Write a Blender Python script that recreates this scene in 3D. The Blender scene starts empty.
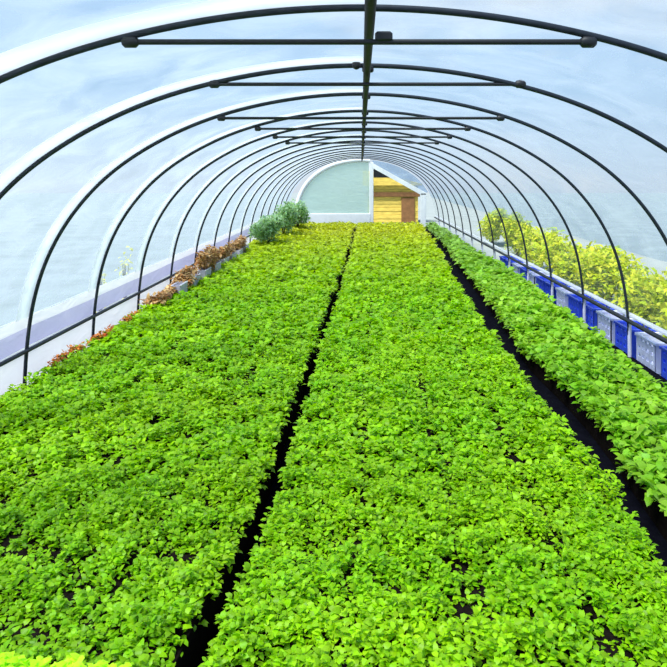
import bpy, math, random
import numpy as np
random.seed(7)
rng = np.random.default_rng(11)
C = bpy.context.scene.collection

# ------------------------------------------------------------------ helpers
F = 680.0; VX = 361.0; VY = 178.0; EYE = 2.6; CANOPY = 0.40

def ground_pt(x, y, Z=CANOPY):
    """a point of the photograph that lies at height Z -> (X, depth)"""
    d = F*(EYE-Z)/(y-VY)
    return ((x-VX)/F*d, d)

def tag(o, label=None, cat=None, group=None, kind=None):
    if label: o['label'] = label
    if cat: o['category'] = cat
    if group: o['group'] = group
    if kind: o['kind'] = kind
    return o

class MB:
    def __init__(s): s.v = []; s.f = []; s.sm = []
    def add(s, v, f, smooth=False):
        n = len(s.v); s.v += [tuple(p) for p in v]; s.f += [tuple(i+n for i in q) for q in f]; s.sm += [smooth]*len(f)
    def box(s, a, b, bev=0.0):
        x0, y0, z0 = a; x1, y1, z1 = b
        if bev <= 0:
            v = [(x0,y0,z0),(x1,y0,z0),(x1,y1,z0),(x0,y1,z0),(x0,y0,z1),(x1,y0,z1),(x1,y1,z1),(x0,y1,z1)]
            s.add(v, [(3,2,1,0),(4,5,6,7),(0,1,5,4),(1,2,6,5),(2,3,7,6),(3,0,4,7)])
        else:
            c = bev; out = []
            for z, i in ((z0, c), (z0+c, 0), (z1-c, 0), (z1, c)):
                out += [(x0+c+i*.5,y0+i,z),(x1-c-i*.5,y0+i,z),(x1-i,y0+c+i*.5,z),(x1-i,y1-c-i*.5,z),(x1-c-i*.5,y1-i,z),(x0+c+i*.5,y1-i,z),(x0+i,y1-c-i*.5,z),(x0+i,y0+c+i*.5,z)]
            f = [tuple(range(7,-1,-1)), tuple(range(24,32))]
            for r in range(3):
                for k in range(8):
                    f.append((r*8+k, r*8+(k+1)%8, r*8+8+(k+1)%8, r*8+8+k))
            s.add(out, f)
    def tube(s, pts, r, n=12, cap=True):
        P = np.array(pts, float); m = len(P)
        T = np.zeros_like(P); T[1:-1] = P[2:]-P[:-2]; T[0] = P[1]-P[0]; T[-1] = P[-1]-P[-2]
        T /= np.linalg.norm(T, axis=1)[:,None]
        ref = np.array((0,1,0.)) if abs(T[0][1]) < .9 else np.array((0,0,1.))
        v = []
        rr = np.full(m, r) if np.isscalar(r) else np.array(r)
        for i in range(m):
            a = np.cross(T[i], ref); a /= np.linalg.norm(a); b = np.cross(T[i], a)
            for k in range(n):
                t = 2*math.pi*k/n
                v.append(P[i] + rr[i]*(math.cos(t)*a + math.sin(t)*b))
        f = []
        for i in range(m-1):
            for k in range(n):
                f.append((i*n+k, i*n+(k+1)%n, (i+1)*n+(k+1)%n, (i+1)*n+k))
        s.add(v, f, True)
        if cap:
            s.add(v[:n], [tuple(range(n))]); s.add(v[-n:], [tuple(range(n-1,-1,-1))])
    def prism(s, poly, y0, y1):
        """outline in x, z swept in y"""
        n = len(poly)
        v = [(x, y0, z) for x, z in poly] + [(x, y1, z) for x, z in poly]
        s.add(v, [tuple(range(n)), tuple(range(2*n-1, n-1, -1))] + [(k, (k+n), (k+1)%n+n, (k+1)%n) for k in range(n)])
    def mesh(s, name, mat):
        me = bpy.data.meshes.new(name); me.from_pydata([tuple(map(float, p)) for p in s.v], [], s.f); me.update()
        me.polygons.foreach_set('use_smooth', s.sm)
        if mat: me.materials.append(mat)
        return me
    def build(s, name, mat, parent=None):
        return link(name, s.mesh(name, mat), parent)

def link(name, me, parent=None):
    o = bpy.data.objects.new(name, me); C.objects.link(o)
    if parent: o.parent = parent
    return o

def empty(name, loc, label, cat, group=None):
    o = bpy.data.objects.new(name, None); C.objects.link(o); o.location = loc
    o.empty_display_size = .1
    return tag(o, label, cat, group)

def kids(o): return [c for c in o.children]
def copy_tree(o, parent=None):
    c = o.copy(); C.objects.link(c); c.parent = parent
    for ch in kids(o): copy_tree(ch, c)
    return c

# ------------------------------------------------------------------ materials
def new_mat(name):
    m = bpy.data.materials.new(name); m.use_nodes = True
    nt = m.node_tree; nt.nodes.clear()
    out = nt.nodes.new('ShaderNodeOutputMaterial')
    return m, nt, out

def plain(name, col, rough=.5, metal=0., spec=.5, var=0., scale=8., bump=0., vscale=None, col2=None):
    m, nt, out = new_mat(name); N = nt.nodes; L = nt.links
    b = N.new('ShaderNodeBsdfPrincipled'); L.new(b.outputs[0], out.inputs[0])
    b.inputs['Roughness'].default_value = rough; b.inputs['Metallic'].default_value = metal
    b.inputs['Specular IOR Level'].default_value = spec
    tc = N.new('ShaderNodeTexCoord'); nz = N.new('ShaderNodeTexNoise'); nz.inputs['Scale'].default_value = scale; nz.inputs['Detail'].default_value = 6
    if vscale:
        mp = N.new('ShaderNodeMapping'); mp.inputs['Scale'].default_value = vscale
        L.new(tc.outputs['Object'], mp.inputs[0]); L.new(mp.outputs[0], nz.inputs['Vector'])
    else: L.new(tc.outputs['Object'], nz.inputs['Vector'])
    rp = N.new('ShaderNodeValToRGB'); L.new(nz.outputs['Fac'], rp.inputs[0])
    rp.color_ramp.elements[0].position = .3; rp.color_ramp.elements[1].position = .7
    lo = col2 if col2 else tuple(c*(1-var) for c in col); hi = tuple(min(1, c*(1+var*.5)) for c in col)
    rp.color_ramp.elements[0].color = (*lo, 1); rp.color_ramp.elements[1].color = (*hi, 1)
    L.new(rp.outputs[0], b.inputs['Base Color'])
    if bump:
        bp = N.new('ShaderNodeBump'); bp.inputs['Strength'].default_value = bump; L.new(nz.outputs['Fac'], bp.inputs['Height']); L.new(bp.outputs[0], b.inputs['Normal'])
    return m

def leaf_mat(name, trans=.45, tgain=(1.15, 1.1, .6)):
    m, nt, out = new_mat(name); N = nt.nodes; L = nt.links
    at = N.new('ShaderNodeAttribute'); at.attribute_name = 'leafcol'
    b = N.new('ShaderNodeBsdfPrincipled'); b.inputs['Roughness'].default_value = .45; b.inputs['Specular IOR Level'].default_value = .35
    L.new(at.outputs['Color'], b.inputs['Base Color'])
    mu = N.new('ShaderNodeMix'); mu.data_type = 'RGBA'; mu.blend_type = 'MULTIPLY'; mu.inputs['Factor'].default_value = 1
    L.new(at.outputs['Color'], mu.inputs['A']); mu.inputs['B'].default_value = (*tgain, 1)
    t = N.new('ShaderNodeBsdfTranslucent'); L.new(mu.outputs['Result'], t.inputs['Color'])
    mx = N.new('ShaderNodeMixShader'); mx.inputs[0].default_value = trans
    L.new(b.outputs[0], mx.inputs[1]); L.new(t.outputs[0], mx.inputs[2]); L.new(mx.outputs[0], out.inputs[0])
    return m

def film_mat(name, lo, hi, tint=(.93, .97, 1.), white=(.95, .97, 1.)):
    """thin polythene: part clear, part milky, with soft creases"""
    m, nt, out = new_mat(name); N = nt.nodes; L = nt.links
    tr = N.new('ShaderNodeBsdfTransparent'); tr.inputs[0].default_value = (*tint, 1)
    tl = N.new('ShaderNodeBsdfTranslucent'); tl.inputs[0].default_value = (*white, 1)
    df = N.new('ShaderNodeBsdfDiffuse'); df.inputs[0].default_value = (*white, 1)
    a = N.new('ShaderNodeMixShader'); a.inputs[0].default_value = .35; L.new(tl.outputs[0], a.inputs[1]); L.new(df.outputs[0], a.inputs[2])
    tc = N.new('ShaderNodeTexCoord'); mp = N.new('ShaderNodeMapping'); mp.inputs['Scale'].default_value = (.8, .9, 2.6); mp.inputs['Rotation'].default_value = (.25, .2, .3)
    L.new(tc.outputs['Object'], mp.inputs[0])
    nz = N.new('ShaderNodeTexNoise'); nz.inputs['Scale'].default_value = 1.6; nz.inputs['Detail'].default_value = 5; nz.inputs['Distortion'].default_value = .8
    L.new(mp.outputs[0], nz.inputs['Vector'])
    mr = N.new('ShaderNodeMapRange'); mr.inputs['From Min'].default_value = .3; mr.inputs['From Max'].default_value = .7
    mr.inputs['To Min'].default_value = lo; mr.inputs['To Max'].default_value = hi
    L.new(nz.outputs['Fac'], mr.inputs['Value'])
    bp = N.new('ShaderNodeBump'); bp.inputs['Strength'].default_value = .5; bp.inputs['Distance'].default_value = .05
    L.new(nz.outputs['Fac'], bp.inputs['Height'])
    for n in (tl, df): L.new(bp.outputs[0], n.inputs['Normal'])
    mx = N.new('ShaderNodeMixShader'); L.new(mr.outputs[0], mx.inputs[0]); L.new(tr.outputs[0], mx.inputs[1]); L.new(a.outputs[0], mx.inputs[2])
    L.new(mx.outputs[0], out.inputs[0])
    return m

M = {}
M['steel'] = plain('galvanised_steel', (.022, .028, .04), .5, .2, .3, .3, 14)
M['ridge'] = plain('dull_steel', (.022, .018, .022), .7, .0, .2, .5, 9, 0, (1, 4, 1))
M['black'] = plain('black_fitting', (.012, .013, .017), .5, 0, .4, .2, 20)
M['white'] = plain('white_paint', (.86, .87, .86), .5, 0, .4, .06, 5)
M['hem'] = film_mat('white_sheeting', .85, .97, (1, 1, 1), (.93, .93, .96))
M['lilac'] = film_mat('lilac_sheeting', .75, .95, (.9, .9, 1), (.66, .66, .80))
M['glare'] = plain('pale_lilac_glare', (.66, .66, .82), .4, 0, .4, .1, 6)  # overexposed look of the right legs, put into the colour
M['soil'] = plain('dark_soil', (.010, .007, .006), .95, 0, .03, .5, 30, .6)
M['mat'] = plain('black_ground_cover', (.004, .004, .008), .95, 0, .03, .4, 12, .3)
M['ground'] = plain('pale_dusty_ground', (.27, .31, .31), .95, 0, .1, .15, .8, .2)
M['brown'] = plain('brown_earth', (.20, .095, .04), .95, 0, .1, .6, 9, .8)
M['blue'] = plain('blue_plastic', (.05, .11, .78), .4, 0, .5, .25, 6)
M['paleblue'] = plain('pale_blue_plastic', (.62, .66, .92), .45, 0, .5, .2, 6)
M['trayp'] = plain('grey_lilac_plastic', (.42, .40, .50), .5, 0, .4, .25, 6)
M['ochre'] = plain('ochre_boards', (.78, .58, .12), .8, 0, .2, .35, 2.5, .3, (1, 1, 7))
M['fascia'] = plain('brown_timber', (.24, .12, .05), .8, 0, .2, .3, 5, .2)
M['bark'] = plain('brown_bark', (.10, .07, .04), .9, 0, .2, .4, 9, .4)
M['leaf'] = leaf_mat('seedling_leaf')
M['shrub'] = leaf_mat('shrub_leaf', .5)
M['dry'] = leaf_mat('dry_leaf', .25, (1, 1, 1))
M['film'] = film_mat('milky_polythene', .14, .54, (.84,.93,1.), (.50,.58,.69))
M['clear'] = film_mat('clear_polythene', .04, .16, (.97, .98, .97), (.7,.72,.72))
M['halo'] = film_mat('white_halo', .75, .9, (1, 1, 1), (.95, .96, .97))  # bright halo beside the hoops, put into a white material
M['endfilm'] = film_mat('greenish_sheet', .5, .62, (.84, .96, .88), (.80, .90, .86))

# ------------------------------------------------------------------ leaves
def leaf_cloud(name, base, azim, tilt, length, width, col, mat, parent=None, curl=.35, droop=None):
    """base Nx3, each leaf an oval folded blade; col Nx3 linear"""
    n = len(base)
    t = np.array([0, .32, .32, .72, .72, 1.0]); w = np.array([0, -.5, .5, -.42, .42, 0.])
    fold = np.array([0, .12, .12, .10, .10, 0])
    ct, st = np.cos(tilt), np.sin(tilt); ca, sa = np.cos(azim), np.sin(azim)
    roll = rng.normal(0, .35, n)
    V = np.zeros((n, 6, 3))
    for k in range(6):
        along = t[k]*length
        up = -curl*t[k]**2*length + fold[k]*width*2
        side = w[k]*width
        upr = up*np.cos(roll) + side*np.sin(roll); sdr = side*np.cos(roll) - up*np.sin(roll)*.0
        h = along*ct - upr*st; z = along*st + upr*ct
        V[:, k, 0] = base[:, 0] + h*ca - sdr*sa
        V[:, k, 1] = base[:, 1] + h*sa + sdr*ca
        V[:, k, 2] = base[:, 2] + z
    lv = np.array([0, 2, 1, 1, 2, 4, 3, 3, 4, 5]); ls = np.array([0, 3, 7])
    off = np.arange(n)*6
    loops = (off[:, None] + lv[None]).ravel().astype(np.int32)
    starts = (np.arange(n)[:, None]*10 + ls[None]).ravel().astype(np.int32)
    me = bpy.data.meshes.new(name)
    me.vertices.add(n*6); me.vertices.foreach_set('co', V.ravel().astype(np.float32))
    me.loops.add(len(loops)); me.loops.foreach_set('vertex_index', loops)
    me.polygons.add(len(starts)); me.polygons.foreach_set('loop_start', starts)
    me.polygons.foreach_set('use_smooth', np.ones(len(starts), bool))
    me.update(calc_edges=True)
    ca_ = me.attributes.new('leafcol', 'FLOAT_COLOR', 'POINT')
    cc = np.ones((n, 6, 4), np.float32); cc[:, :, :3] = np.clip(col, 0, 1)[:, None, :]
    ca_.data.foreach_set('color', cc.ravel())
    me.materials.append(mat)
    return link(name, me, parent)

def vnoise(x, y, s, seed):
    """smooth value noise 0..1"""
    r = np.random.default_rng(seed); G = r.random((64, 64))
    u = x/s; v = y/s; i = np.floor(u).astype(int); j = np.floor(v).astype(int); a = u-i; b = v-j
    a = a*a*(3-2*a); b = b*b*(3-2*b)
    g = lambda p, q: G[p % 64, q % 64]
    return (g(i,j)*(1-a)+g(i+1,j)*a)*(1-b) + (g(i,j+1)*(1-a)+g(i+1,j+1)*a)*b

def edge_fn(pts, near=2.0, far=34.0, Z=CANOPY):
    P = sorted([ground_pt(x, y, Z)[::-1] for x, y in pts])
    d = np.array([p[0] for p in P]); X = np.array([p[1] for p in P])
    return lambda q: np.interp(q, d, X)

gapL = edge_fn([(183,640),(228,560),(258,500),(284,420),(313,350),(330.5,300),(345,260),(352,238),(355,226)])
gapR = edge_fn([(207,640),(243,560),(273,500),(297,420),(320,350),(337,300),(349.5,260),(355,238),(357.5,226)])
pathL = edge_fn([(666,552),(642,518),(612,475),(569,427),(532,380),(523,367),(485,320),(456,275),(440,249),(429,234),(424,226)])
pathR = edge_fn([(705,550),(667,503),(603,420),(570,382),(520,338),(506,315),(480,284),(446,243),(437,233),(430,226)])
railS = edge_fn([(760,460),(667,385),(600,335),(560,304),(530,280),(495,253)])
leftS = lambda q: np.interp(q, [0, 12.2, 13, 22, 23], [-3.72, -3.72, -3.70, -3.70, -3.72])
rightS = lambda q: np.minimum(railS(q), 3.62)

def G(*c): return np.array(c)
def srgb(r, g, b):
    f = lambda c: (c/255/12.92 if c/255 < .04045 else ((c/255+.055)/1.055)**2.4)
    return np.array([f(r), f(g), f(b)])

def bed_leaves(name, L, R, seams, cA, cB, zones, seed, big=1.0, hgt=.0, rough=.075, farcol=None, label='', cat='seedlings'):
    B, AZ, TI, LE, WI, CO = [], [], [], [], [], []
    for (d0, d1, sp, nl, ll) in zones:
        y = np.arange(d0, d1, sp)
        for s, yy in enumerate(y):
            l = float(L(yy)); r = float(R(yy))
            q_ = .012+.45*ll; x = np.arange(l+q_, r-q_, sp)
            if len(x) == 0: continue
            x = x + rng.uniform(-.4, .4, len(x))*sp
            yv = yy + rng.uniform(-.4, .4, len(x))*sp
            # seedlings missing along the seams between tray rows, and here and there
            keep = rng.random(len(x)) > .04
            for sx in seams:
                c = l + (r-l)*sx
                keep &= ~((np.abs(x-c) < .022*(1+d0*.05)) & (rng.random(len(x)) < .75))
            x = x[keep]; yv = yv[keep]; m = len(x)
            n1 = vnoise(x, yv, .17*big, seed); n2 = vnoise(x, yv, .55, seed+1); n3 = vnoise(x, yv, .075*big*(1+d0*.05), seed+2)
            keep = (n3 + .35*rng.random(m)) > .16
            x = x[keep]; yv = yv[keep]; n1 = n1[keep]; n2 = n2[keep]; n3 = n3[keep]; m = len(x)
            top = CANOPY + hgt - .02 + rough*(n1-.5)*1.3 + rough*(n3-.5)*1.6 + .03*(n2-.5)
            for k in range(nl):
                f = k/nl
                az = rng.uniform(0, 2*math.pi, m)
                zz = top - .085*big*(1-f)*rng.uniform(.4, 1.2, m)
                B.append(np.stack([x + .008*np.cos(az), yv + .008*np.sin(az), zz], 1))
                AZ.append(az); TI.append(rng.normal(.18+.55*f, .28, m))
                le = ll*rng.uniform(.7, 1.25, m); LE.append(le); WI.append(le*rng.uniform(.55, .8, m))
                mixv = np.clip(.5*n2 + .5*rng.random(m), 0, 1)[:, None]
                c = cA*(1-mixv) + cB*mixv
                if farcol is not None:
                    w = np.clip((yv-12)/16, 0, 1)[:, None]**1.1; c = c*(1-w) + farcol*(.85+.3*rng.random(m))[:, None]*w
                c = c*rng.uniform(.65, 1.2, m)[:, None]
                CO.append(c)
    o = leaf_cloud(name, np.concatenate(B), np.concatenate(AZ), np.concatenate(TI), np.concatenate(LE), np.concatenate(WI), np.concatenate(CO), M['leaf'])
    tag(o, label, cat, kind='stuff')
    return o

zones = [(2.1, 5.2, .035, 7, .038), (5.2, 9, .046, 6, .054), (9, 15, .07, 6, .08), (15, 33.2, .11, 5, .13)]
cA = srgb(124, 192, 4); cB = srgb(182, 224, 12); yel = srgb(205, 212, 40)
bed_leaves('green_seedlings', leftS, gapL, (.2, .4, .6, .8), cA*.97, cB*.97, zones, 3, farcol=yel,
           label='wide carpet of bright green seedlings filling the bed along the left wall', cat='seedlings')
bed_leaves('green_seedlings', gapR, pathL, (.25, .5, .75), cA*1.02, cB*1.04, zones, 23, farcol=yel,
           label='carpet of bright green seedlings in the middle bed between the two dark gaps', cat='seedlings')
zones_r = [(4.0, 9, .072, 8, .085), (9, 15, .085, 7, .105), (15, 33, .12, 6, .14)]
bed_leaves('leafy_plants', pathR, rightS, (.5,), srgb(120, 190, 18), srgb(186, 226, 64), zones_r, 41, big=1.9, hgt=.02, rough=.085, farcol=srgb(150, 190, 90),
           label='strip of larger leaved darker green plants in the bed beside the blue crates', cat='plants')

# taller lime seedlings in the front of the left bed
def clump(name, x0, x1, y0, y1, z0, z1, n, ll, cA, cB, label, cat):
    x = rng.uniform(x0, x1, n); y = rng.uniform(y0, y1, n)
    hump = 1 - .35*np.abs((x-x0)/(x1-x0)-.35)**1.5
    z = z0 + (z1-z0)*hump*rng.uniform(.35, 1, n)
    le = ll*rng.uniform(.7, 1.2, n); mv = rng.random(n)[:, None]
    o = leaf_cloud(name, np.stack([x, y, z], 1), rng.uniform(0, 6.283, n), rng.normal(.25, .35, n), le, le*rng.uniform(.55, .8, n), cA*(1-mv)+cB*mv, M['leaf'])
    return tag(o, label, cat, kind='stuff')
clump('lime_seedlings', -2.0, -.98, 2.2, 2.82, .42, .625, 8000, .045, srgb(190, 246, 20), srgb(222, 255, 50),
      'taller lime yellow seedlings at the near corner of the wide left bed', 'seedlings')

# ------------------------------------------------------------------ beds and ground
def bed_body(name, L, R, y0, y1, top, label, inset=.05):
    ys = np.linspace(y0, y1, 40); m = MB(); v = []
    for yy in ys:
        l = float(L(yy))+inset; r = float(R(yy))-inset
        v += [(l, yy, 0.004), (l, yy, top), (r, yy, top), (r, yy, 0.004)]
    f = []
    for i in range(len(ys)-1):
        for k in range(4):
            f.append((i*4+k, i*4+(k+1)%4, i*4+4+(k+1)%4, i*4+4+k))
    f += [(3, 2, 1, 0), tuple(len(v)-4+k for k in range(4))]
    m.add(v, f)
    o = m.build(name, M['soil']); return tag(o, label, 'planting bed')
bed_body('planting_bed', leftS, gapL, 2.1, 33.2, .31, 'broad raised soil bed under the seedlings beside the left wall')
bed_body('planting_bed', gapR, pathL, 2.1, 33.2, .31, 'raised soil bed under the middle carpet of seedlings')
bed_body('planting_bed', pathR, rightS, 4.0, 33, .30, 'narrow raised soil bed under the larger leaved plants', .09)

g = MB(); g.box((-4.05, -1.5, -.06), (3.94, 36.2, 0)); tag(g.build('floor', M['mat']), kind='structure')
g = MB(); g.box((-60, -8, -.12), (60, 120, -.065)); tag(g.build('ground', M['ground']), kind='structure')

# ------------------------------------------------------------------ hoops
half = [(0,.98),(.7,.935),(1.31,.82),(1.77,.69),(2.1,.56),(2.7,.225),(3.0,0.0),(3.22,-.24),(3.40,-.46),(3.56,-.72),(3.70,-1.02),(3.80,-1.35),(3.865,-1.75),(3.90,-2.15),(3.91,-2.6)]
def smooth(pts, n=6):
    P = np.array(pts, float); out = []
    Q = np.vstack([[-P[1][0], P[1][1]], P, 2*P[-1]-P[-2]])
    for i in range(1, len(Q)-2):
        for k in range(n):
            t = k/n; a, b, c, d = Q[i-1:i+3]
            out.append(.5*((2*b)+(-a+c)*t+(2*a-5*b+4*c-d)*t*t+(-a+3*b-3*c+d)*t**3))
    out.append(P[-1]); return np.array(out)
H = smooth(half)
Hm = np.vstack([H[::-1][:-1]*(-1, 1), H])                       # mirror, even out, take the right half back
sg = np.concatenate([[0], np.cumsum(np.linalg.norm(np.diff(Hm, axis=0), axis=1))]); uu = np.linspace(0, sg[-1], 161)
Hm = np.stack([np.interp(uu, sg, Hm[:, 0]), np.interp(uu, sg, Hm[:, 1])], 1)
for _ in range(45):
    Hm[1:-1] = .5*Hm[1:-1] + .25*(Hm[2:] + Hm[:-2])
H = Hm[80:].copy(); H[0, 0] = 0; H[:, 1] += EYE + .006
PROFILE = [(-x, z) for x, z in H[::-1][:-1]] + [(x, z) for x, z in H]      # left foot -> crown -> right foot
def prof_z(x): 
    return float(np.interp(abs(x), H[:, 0], H[:, 1]))

ordn = ['nearest', 'second', 'third', 'fourth', 'fifth', 'sixth', 'seventh', 'eighth', 'ninth', 'tenth', 'eleventh', 'twelfth', 'thirteenth', 'fourteenth', 'fifteenth', 'sixteenth']
Y1 = 3.89; DY = 2.0
mb = MB(); mb.tube([(x, 0, z) for x, z in PROFILE], .021, 12); arch_me = mb.mesh('arch_tube', M['steel'])
def halo_mesh():  # band added along left side and crown to draw the hoop's bright halo
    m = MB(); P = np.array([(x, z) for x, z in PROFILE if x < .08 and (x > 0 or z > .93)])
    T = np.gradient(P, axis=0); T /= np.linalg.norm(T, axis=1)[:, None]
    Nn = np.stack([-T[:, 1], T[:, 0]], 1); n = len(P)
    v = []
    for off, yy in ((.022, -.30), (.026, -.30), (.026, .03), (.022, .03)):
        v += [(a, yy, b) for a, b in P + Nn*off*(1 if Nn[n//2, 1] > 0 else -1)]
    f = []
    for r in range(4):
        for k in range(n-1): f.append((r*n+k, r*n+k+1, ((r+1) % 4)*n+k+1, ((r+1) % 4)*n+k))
    m.add(v, f, True); return m.mesh('halo_band', M['halo'])
halo_me = halo_mesh()
m = MB(); m.tube([(3.908, 0, 0), (3.905, 0, .50)], .029, 12); glare_me = m.mesh('leg_glare', M['glare'])  # tube added over the right leg so its foot looks overexposed
def tie_mesh(hl, hr, drop):
    m = MB(); m.tube([(-hl, 0, 0), (hr, 0, 0)], .0165, 10); return m.mesh('tie_bar', M['black'])
def clamp_mesh():
    m = MB()
    m.tube([(-.045, 0, 0), (-.03, 0, 0), (.03, 0, 0), (.045, 0, 0)], [.02, .034, .034, .02], 12)
    m.box((-.012, -.012, .0), (.012, .012, .038)); return m.mesh('clamp', M['black'])
cl_me = clamp_mesh()
tie_half = [(1.32, 1.30), (1.27, 1.38), (1.62, 1.62), (1.50, 1.55)]
ties = [tie_mesh(a, b, 0) for a, b in tie_half]
wh = MB(); wh.tube([(0, 0, -.06), (0, 0, .05)], [.03, .03], 10); 
for k in range(16):
    y = Y1 + k*DY
    if k == 0: lab = 'nearest dark steel hoop, its crown crossing the very top under the film'
    elif k == 1: lab = 'second dark steel hoop from the front, with a round black fitting at its crown'
    elif k == 15: lab = 'farthest steel hoop standing just before the white end frame'
    else: lab = '%s dark steel hoop from the front, arching over the beds' % ordn[k]
    h = empty('hoop', (0, y, 0), lab, 'hoop', 'steel hoops of the tunnel')
    link('arch_tube', arch_me, h)
    link('halo_band', halo_me, h)
    link('leg_glare', glare_me, h)
    j = min(k, 2) if k < 3 else 3
    a, b = tie_half[j]; zt = min(prof_z(a), prof_z(b)) - .035
    if k == 0: zt = EYE + .778
    if k == 1: zt = EYE + .812
    if k < 6:
      t = link('tie_bar', ties[j], h); t.location = (0, 0, zt)
      for s, q in ((-1, a), (1, b)):
        c = link('clamp', cl_me, h); c.location = (s*q, 0, zt); 
    rc = MB(); rc.box((-.05, -.03, -.03), (.05, .03, .028), .012); 
    q = rc.build('ridge_clamp', M['black'], h); q.location = (.06 + (.07 if k == 0 else .0), 0, zt+.03 if k == 0 else EYE+.945)
    if k == 1:
        m = MB(); n = 8
        m.tube([(0,0,-.04),(0,0,-.032),(0,0,-.015),(0,0,.015),(0,0,.032),(0,0,.04)], [.008,.025,.036,.036,.025,.008], 14)
        q = m.build('round_fitting', M['black'], h); q.location = (-.04, -.03, EYE+.975)

# ridge pipe and base rails
m = MB(); m.tube([(.05, y, EYE+.905) for y in np.linspace(.3, 36, 30)], .031, 12)
tag(m.build('ridge_pipe', M['ridge']), 'long grey pipe running along the ridge under the hoop crowns', 'pipe')
m = MB(); m.tube([(-3.865, y, .60) for y in np.linspace(2, 35.7, 30)], .024, 10)
tag(m.build('base_rail', M['steel']), 'dark rail pipe along the foot of the left film wall', 'rail')
m = MB(); m.tube([(3.865, y, .535) for y in np.linspace(2, 35.7, 30)], .032, 10)
tag(m.build('base_rail', M['black']), 'black rail pipe along the right wall above the blue crates', 'rail')
m = MB(); m.tube([(3.925, y, .605) for y in np.linspace(2, 35.7, 60)], .034, 10)
tag(m.build('rolled_film', M['hem']), 'white roll of film lying along the black rail of the right wall', 'film roll')

# ------------------------------------------------------------------ film cover
def sheet(name, prof, y0, y1, ny, mat, off=.044, sag=.02):
    ys = np.linspace(y0, y1, ny); P = np.array(prof); T = np.gradient(P, axis=0); T /= np.linalg.norm(T, axis=1)[:, None]
    Nn = np.stack([-T[:, 1], T[:, 0]], 1)
    if (Nn[:, 1]).mean() < 0: Nn = -Nn
    c = np.array((0, 1.2)); s = np.sign(((P-c)*Nn).sum(1)); Nn *= s[:, None]
    v = []; f = []; n = len(P)
    for yy in ys:
        u = ((yy-Y1)/DY) % 1
        o = off - sag*math.sin(math.pi*u)**2
        wv = .006*np.sin(np.arange(n)*1.7+yy*5)*math.sin(math.pi*u)
        q = P + Nn*(o+wv)[:, None] if np.ndim(wv) else P + Nn*o
        v += [(a, yy, b) for a, b in q]
    for i in range(ny-1):
        for k in range(n-1): f.append((i*n+k, i*n+k+1, i*n+n+k+1, i*n+n+k))
    mm = MB(); mm.add(v, f, True); return mm.build(name, mat)
PR = [p for p in PROFILE]
up = [(x, z) for x, z in PR if (x < 0 and z > .93) or (x >= 0 and z > 1.52)]
film = sheet('ceiling', up, -1.2, 36, 150, M['film']); tag(film, kind='structure')
lowR = [(x, z) for x, z in PR if x > 3.3 and   .58 < z < 1.6]
tag(sheet('wall_right', lowR, -1.2, 36, 150, M['clear']), kind='structure')
# left foot of the cover: white hem, lilac sheet, white skirting
def strip(name, x, z0, z1, mat, th=.012, wob=.008):
    m = MB(); ys = np.linspace(1.5, 35.8, 90); v = []; f = []
    for i, yy in enumerate(ys):
        w = wob*math.sin(yy*2.1)+wob*.6*math.sin(yy*5.3)
        v += [(x+w, yy, z0), (x+w+th, yy, z0), (x+w+th+.0, yy, z1+w*.6), (x+w, yy, z1+w*.6)]
    for i in range(len(ys)-1):
        for k in range(4): f.append((i*4+k, i*4+4+k, i*4+4+(k+1)%4, i*4+(k+1)%4))
    f += [(0, 1, 2, 3), tuple(len(v)-1-k for k in range(4))]
    m.add(v, f); return m.build(name, mat)
tag(strip('film_hem', -3.955, .83, .97, M['hem']), 'white doubled hem along the bottom of the left film wall', 'film hem')
tag(strip('side_sheet', -3.97, .60, .832, M['lilac']), 'dull lilac sheet showing between the white hem and the left rail', 'plastic sheet')
tag(strip('skirting_board', -3.95, .002, .595, M['hem'], .02, .002), 'white skirting under the left rail behind the wide bed', 'skirting')

# ------------------------------------------------------------------ end of the tunnel
YE = 36.0
e = empty('end_frame', (0, YE, 0), 'white end frame of the tunnel with centre post and sloping beam', 'end frame')
P2 = [(x*.89, min(z, 9)-.03) for x, z in PROFILE if x < .6]
m = MB(); m.tube([(x, 0, z) for x, z in P2], .12, 10); m.build('arched_rim', M['white'], e)
m = MB(); m.box((.44, -.08, .0), (.66, .08, 3.42), .02); m.build('centre_post', M['white'], e)
m = MB(); m.prism([(.55, 3.42), (.55, 3.16), (3.15, 1.72), (3.42, 1.72), (3.42, 1.84)], -.09, .09); m.build('sloping_beam', M['white'], e)
m = MB(); m.box((3.15, -.09, 0), (3.44, .09, 1.80), .02); m.build('door_post', M['white'], e)
m = MB(); m.box((-3.45, -.1, 0), (.5, .06, .72), .02); m.build('threshold_board', M['white'], e)
m = MB(); m.prism([(.67, 3.10), (.67, 2.62), (1.55, 2.62)], -.05, .05); m.build('gusset', M['black'], e)
pl = [(x*.88, z-.04) for x, z in PROFILE if x < .5 and z > .7]
m = MB(); n = len(pl); m.prism(pl + [(.5, .7)], .02, .035); tag(m.build('end_sheet', M['endfilm'], e), 'pale green translucent sheet')
# film over the door on the right
pr = [(x, z) for x, z in PROFILE if x > .6 and z > 1.8]
m = MB(); m.prism(pr + [(3.42, 1.82), (.6, 3.42)], .03, .04); m.build('gable_film', M['film'], e)

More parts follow.
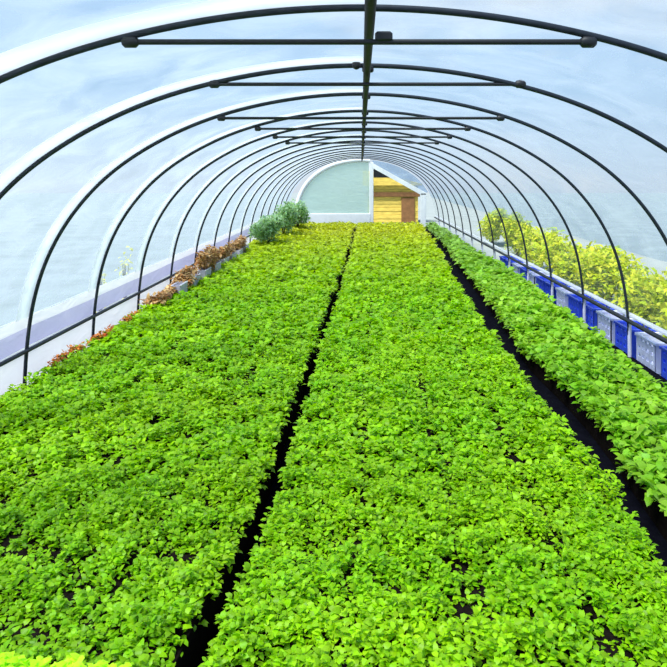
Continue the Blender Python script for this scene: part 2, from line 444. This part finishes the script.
# ochre shed outside the end door
s = empty('garden_shed', (2.6, 40.5, -.065), 'ochre timber shed seen through the open end doorway', 'shed')
m = MB()
for i in range(10): m.box((-2.2, -.02*(i % 2), .02+i*.22), (.8, 1.6, .23+i*.22), .01)
m.build('board_wall', M['ochre'], s)
m = MB(); m.prism([(-2.5, 2.225), (1.0, 2.225), (1.0, 2.32), (-2.2, 3.1), (-2.5, 3.1)], -.35, 1.9); m.build('shed_roof', M['ochre'], s)
m = MB(); m.box((-2.3, -.16, 1.55), (.9, -.021, 1.82), .02); m.build('brown_rail', M['fascia'], s)
m = MB(); m.box((-.2, -.10, .02), (.6, -.021, 1.5), .02); m.build('shed_door', M['fascia'], s)

# ------------------------------------------------------------------ shrubs
def shrub(name, loc, rx, ry, hz, n, ll, cA, cB, label, cat, mat, group=None, seed=0):
    r = np.random.default_rng(100+seed)
    e = empty(name, loc, label, cat, group)
    m = MB()
    for k in range(5):
        a = r.uniform(0, 6.28); q = r.uniform(.2, .6)
        m.tube([(0, 0, 0), (rx*q*.4*math.cos(a), ry*q*.4*math.sin(a), hz*.4), (rx*q*math.cos(a), ry*q*math.sin(a), hz*.8)], [.02, .014, .006], 6)
    m.build('stem', M['bark'], e)
    blobs = [(r.uniform(-.6, .6)*rx, r.uniform(-.6, .6)*ry, hz*r.uniform(.35, .8), r.uniform(.3, .5)) for _ in range(11)]
    P = []
    for bx, by, bz, br in blobs:
        q = r.normal(0, 1, (n//11, 3)); q /= np.linalg.norm(q, axis=1)[:, None]; q *= (r.random(n//11)**.35)[:, None]
        P.append(q*np.array((rx*br, ry*br, hz*br*.75)) + np.array((bx, by, bz)))
    P = np.concatenate(P); P[:, 2] = np.clip(P[:, 2], .02, None); m_ = len(P)
    le = ll*r.uniform(.6, 1.3, m_); mv = r.random(m_)[:, None]
    leaf_cloud('foliage', P, r.uniform(0, 6.28, m_), r.normal(.2, .5, m_), le, le*r.uniform(.4, .65, m_), (cA*(1-mv)+cB*mv)*r.uniform(.7, 1.2, m_)[:, None], mat, e)
    return e
ys_, yg_ = srgb(214, 214, 60), srgb(176, 206, 44)
where = ['outside the right wall, nearest of the row', 'second along the row outside the right wall', 'third along the row outside the right wall', 'fourth along the row outside the right wall',
         'fifth along the row outside the right wall', 'sixth along the row outside the right wall'
         , 'last of the row outside the right wall']
for i, (yy, hh, xx) in enumerate([(9.0, .85, 5.0), (11.4, 1.0, 5.0), (13.8, 1.2, 5.0), (16.4, 1.3, 5.1), (19.4, 1.2, 5.1), (22.6, 1.5, 5.2), (27.0, 1.45, 5.2)]):
    shrub('shrub', (xx, yy, -.065), .75, 1.35, hh, 3300, .13, ys_, yg_, 'yellow green leafy shrub ' + where[i], 'shrub', M['shrub'], 'shrubs beyond the right wall', i)
# bluish green bushes at the far end of the left bed
for i, (xx, yy, hh, w) in enumerate([(-3.1, 23.0, 1.25, 'nearest of the three'), (-3.0, 26.5, 1.5, 'middle one of the three'), (-2.8, 30.0, 1.55, 'closest to the end wall')]):
    shrub('bush', (xx, yy, .312), .62, 1.3, hh-.25, 2600, .12, srgb(140, 186, 140), srgb(184, 212, 172), 'bluish green bush at the far left corner, ' + w, 'bush', M['shrub'], 'bushes in the far left corner', 20+i)
# dry brown clumps by the left wall
for i, (yy, hh, w) in enumerate([(12.6, .2, 'lowest and nearest of the row'), (14.2, .36, 'second of the row'), (15.9, .60, 'tallest of the row'), (17.8, .54, 'fourth of the row'), (20.0, .52, 'farthest of the row')]):
    shrub('withered_plant', (-3.60, yy, .312), .15, 1.15, hh, 1300, .10, srgb(168, 108, 50), srgb(214, 180, 120), 'withered brown plant by the left wall, ' + w, 'withered plant', M['dry'], 'withered plants along the left wall', 40+i)
for i, (yy, w) in enumerate([(8.4, 'just past the third hoop'), (9.5, 'just before the fourth hoop'), (10.7, 'just past the fourth hoop')]):
    shrub('rusty_sprig', (-3.63, yy, .312), .09, .6, .15, 240, .05, srgb(190, 80, 20), srgb(200, 140, 50), 'rusty brown sprig at the edge of the left bed ' + w, 'sprig', M['dry'], 'rusty sprigs along the left bed', 60+i)
for i, (yy, xx, w) in enumerate([(12.0, -4.6, 'nearer and smaller'), (13.1, -4.55, 'farther and larger')]):
    shrub('flowering_weed', (xx, yy, -.065),   .12, .25, 1.2+.05*i, 90, .08, srgb(240, 235, 90), srgb(250, 250, 160), 'yellow flowering weed outside the left film wall, ' + w, 'weed', M['shrub'], None, 70+i)

# ------------------------------------------------------------------ crates and trays
def crate(name, L, W, Hh, mat, label, cat, group):
    e = empty(name, (0, 0, 0), label, cat, group)
    m = MB(); t = .018
    m.box((-W/2, -L/2, 0), (W/2, L/2, t))
    for sx in (-1, 1):
        x0 = sx*W/2 - (t if sx > 0 else 0)
        for k in range(5):
            y0 = -L/2 + (L-.05)*k/4; m.box((x0, y0, 0), (x0+t, y0+.05, Hh-.03))
        for z in (.05, .17, .29): m.box((x0+.003, -L/2, z), (x0+t-.003, L/2, z+.07))
    for sy in (-1, 1):
        y0 = sy*L/2 - (t if sy > 0 else 0)
        m.box((-W/2, y0, 0), (W/2, y0+t, Hh-.03))
    m.build('crate_body', mat, e)
    r = MB(); q = .012
    for sx in (-1, 1): r.box((sx*W/2-.022, -L/2-q, Hh-.04), (sx*W/2+.022, L/2+q, Hh), .006)
    for sy in (-1, 1): r.box((-W/2-q, sy*L/2-.022, Hh-.04), (W/2+q, sy*L/2+.022, Hh), .006)
    r.build('rim', mat, e)
    return e
places = ['nearest along the right wall', 'second along the right wall', 'third along the right wall', 'fourth along the right wall', 'fifth along the right wall', 'sixth along the right wall', 'seventh along the right wall',
          'eighth along the right wall', 'ninth along the right wall', 'tenth along the right wall', 'eleventh along the right wall', 'twelfth along the right wall', 'thirteenth along the right wall', 'fourteenth along the right wall', 'farthest along the right wall']
pb = crate('crate', .62, .42, .44, M['blue'], 'x', 'crate', 'plastic crates along the right wall')
pp = crate('crate', .62, .42, .44, M['paleblue'], 'x', 'crate', 'plastic crates along the right wall')
used = set()
for i in range(15):
    src, nm = (pp, 'pale lilac blue') if i in (2, 4, 7, 10, 12) else (pb, 'deep blue')
    c = src if src.name not in used else copy_tree(src)
    used.add(src.name)
    c.location = (4.18+random.uniform(-.006, .006), 7.9+i*.80, -.065); c.rotation_euler.z = random.uniform(-.02, .02)
    c['label'] = '%s plastic crate under the black rail, %s' % (nm, places[i])

def tray(label):
    e = empty('seed_tray', (0, 0, 0), label, 'tray', 'grey trays along the left wall')
    m = MB(); L, W, h = .54, .16, .25
    m.box((-W/2, -L/2, 0), (W/2, L/2, .02)); 
    for sx in (-1, 1): m.box((sx*W/2-.008, -L/2, 0), (sx*W/2+.008, L/2, h))
    for k in range(5): m.box((-W/2, -L/2+k*(L-.016)/4, 0), (W/2, -L/2+k*(L-.016)/4+.016, h-.01))
    m.build('tray_body', M['trayp'], e)
    r = MB(); 
    for sx in (-1, 1): r.box((sx*W/2-.016, -L/2-.01, h-.02), (sx*W/2+.016, L/2+.01, h), .004)
    r.build('rim', M['hem'], e); return e
t0 = tray('x')
tp = ['nearest one', 'second', 'third', 'fourth', 'fifth', 'sixth', 'seventh', 'farthest one']
for i in range(8):
    c = t0 if i == 0 else copy_tree(t0)
    c.location = (-3.52, 13.2+i*1.05, .312); c.rotation_euler.z = random.uniform(-.05, .05)
    c['label'] = 'grey lilac seed tray below the withered plants, %s from the front' % tp[i] if 0 < i < 7 else 'grey lilac seed tray below the withered plants, %s of the row' % tp[i]

# ------------------------------------------------------------------ sky and light
w = bpy.data.worlds.new('sky'); bpy.context.scene.world = w; w.use_nodes = True
nt = w.node_tree; nt.nodes.clear(); N = nt.nodes; L = nt.links
out = N.new('ShaderNodeOutputWorld'); bg = N.new('ShaderNodeBackground'); L.new(bg.outputs[0], out.inputs[0])
tc = N.new('ShaderNodeTexCoord'); sp = N.new('ShaderNodeSeparateXYZ'); L.new(tc.outputs['Generated'], sp.inputs[0])
rp = N.new('ShaderNodeValToRGB'); L.new(sp.outputs['Z'], rp.inputs[0])
el = rp.color_ramp.elements
el[0].position = 0; el[0].color = (.80, .90, 1.0, 1)
el[1].position = .6; el[1].color = (.26, .54, 1.0, 1)
q = el.new(.12); q.color = (.55, .77, 1.0, 1)
nz = N.new('ShaderNodeTexNoise'); nz.inputs['Scale'].default_value = 2.6; nz.inputs['Detail'].default_value = 7; nz.inputs['Roughness'].default_value = .55
mp = N.new('ShaderNodeMapping'); mp.inputs['Scale'].default_value = (1, 1, 2.2); mp.inputs['Location'].default_value = (.4, .1, .7)
L.new(tc.outputs['Generated'], mp.inputs[0]); L.new(mp.outputs[0], nz.inputs['Vector'])
cr = N.new('ShaderNodeValToRGB'); cr.color_ramp.elements[0].position = .5; cr.color_ramp.elements[1].position = .72
L.new(nz.outputs['Fac'], cr.inputs[0])
mx = N.new('ShaderNodeMix'); mx.data_type = 'RGBA'; L.new(cr.outputs[0], mx.inputs['Factor']); L.new(rp.outputs[0], mx.inputs['A']); mx.inputs['B'].default_value = (1, 1, 1, 1)
L.new(mx.outputs['Result'], bg.inputs['Color']); bg.inputs['Strength'].default_value = .62

sd = bpy.data.lights.new('sun', 'SUN'); sd.energy = 6.2; sd.angle = math.radians(28); sd.color = (1, .96, .88)
so = bpy.data.objects.new('sun', sd); C.objects.link(so); so.rotation_euler = (math.radians(20), math.radians(-22), 0); so.location = (0, 10, 12)

# ------------------------------------------------------------------ camera
cd = bpy.data.cameras.new('camera'); cam = bpy.data.objects.new('camera', cd); C.objects.link(cam)
cam.location = (0, 0, EYE); cam.rotation_euler = (math.pi/2, 0, 0)
cd.sensor_width = 36; cd.lens = 36*F/667; cd.clip_end = 400; cd.clip_start = .05
cd.shift_x = -(VX-333.5)/667; cd.shift_y = -(333.5-VY)/667
sc = bpy.context.scene; sc.camera = cam
sc.view_settings.view_transform = 'Standard'; sc.view_settings.look = 'None'; sc.view_settings.gamma = 1; sc.view_settings.use_curve_mapping = False
sc.view_settings.exposure = .45
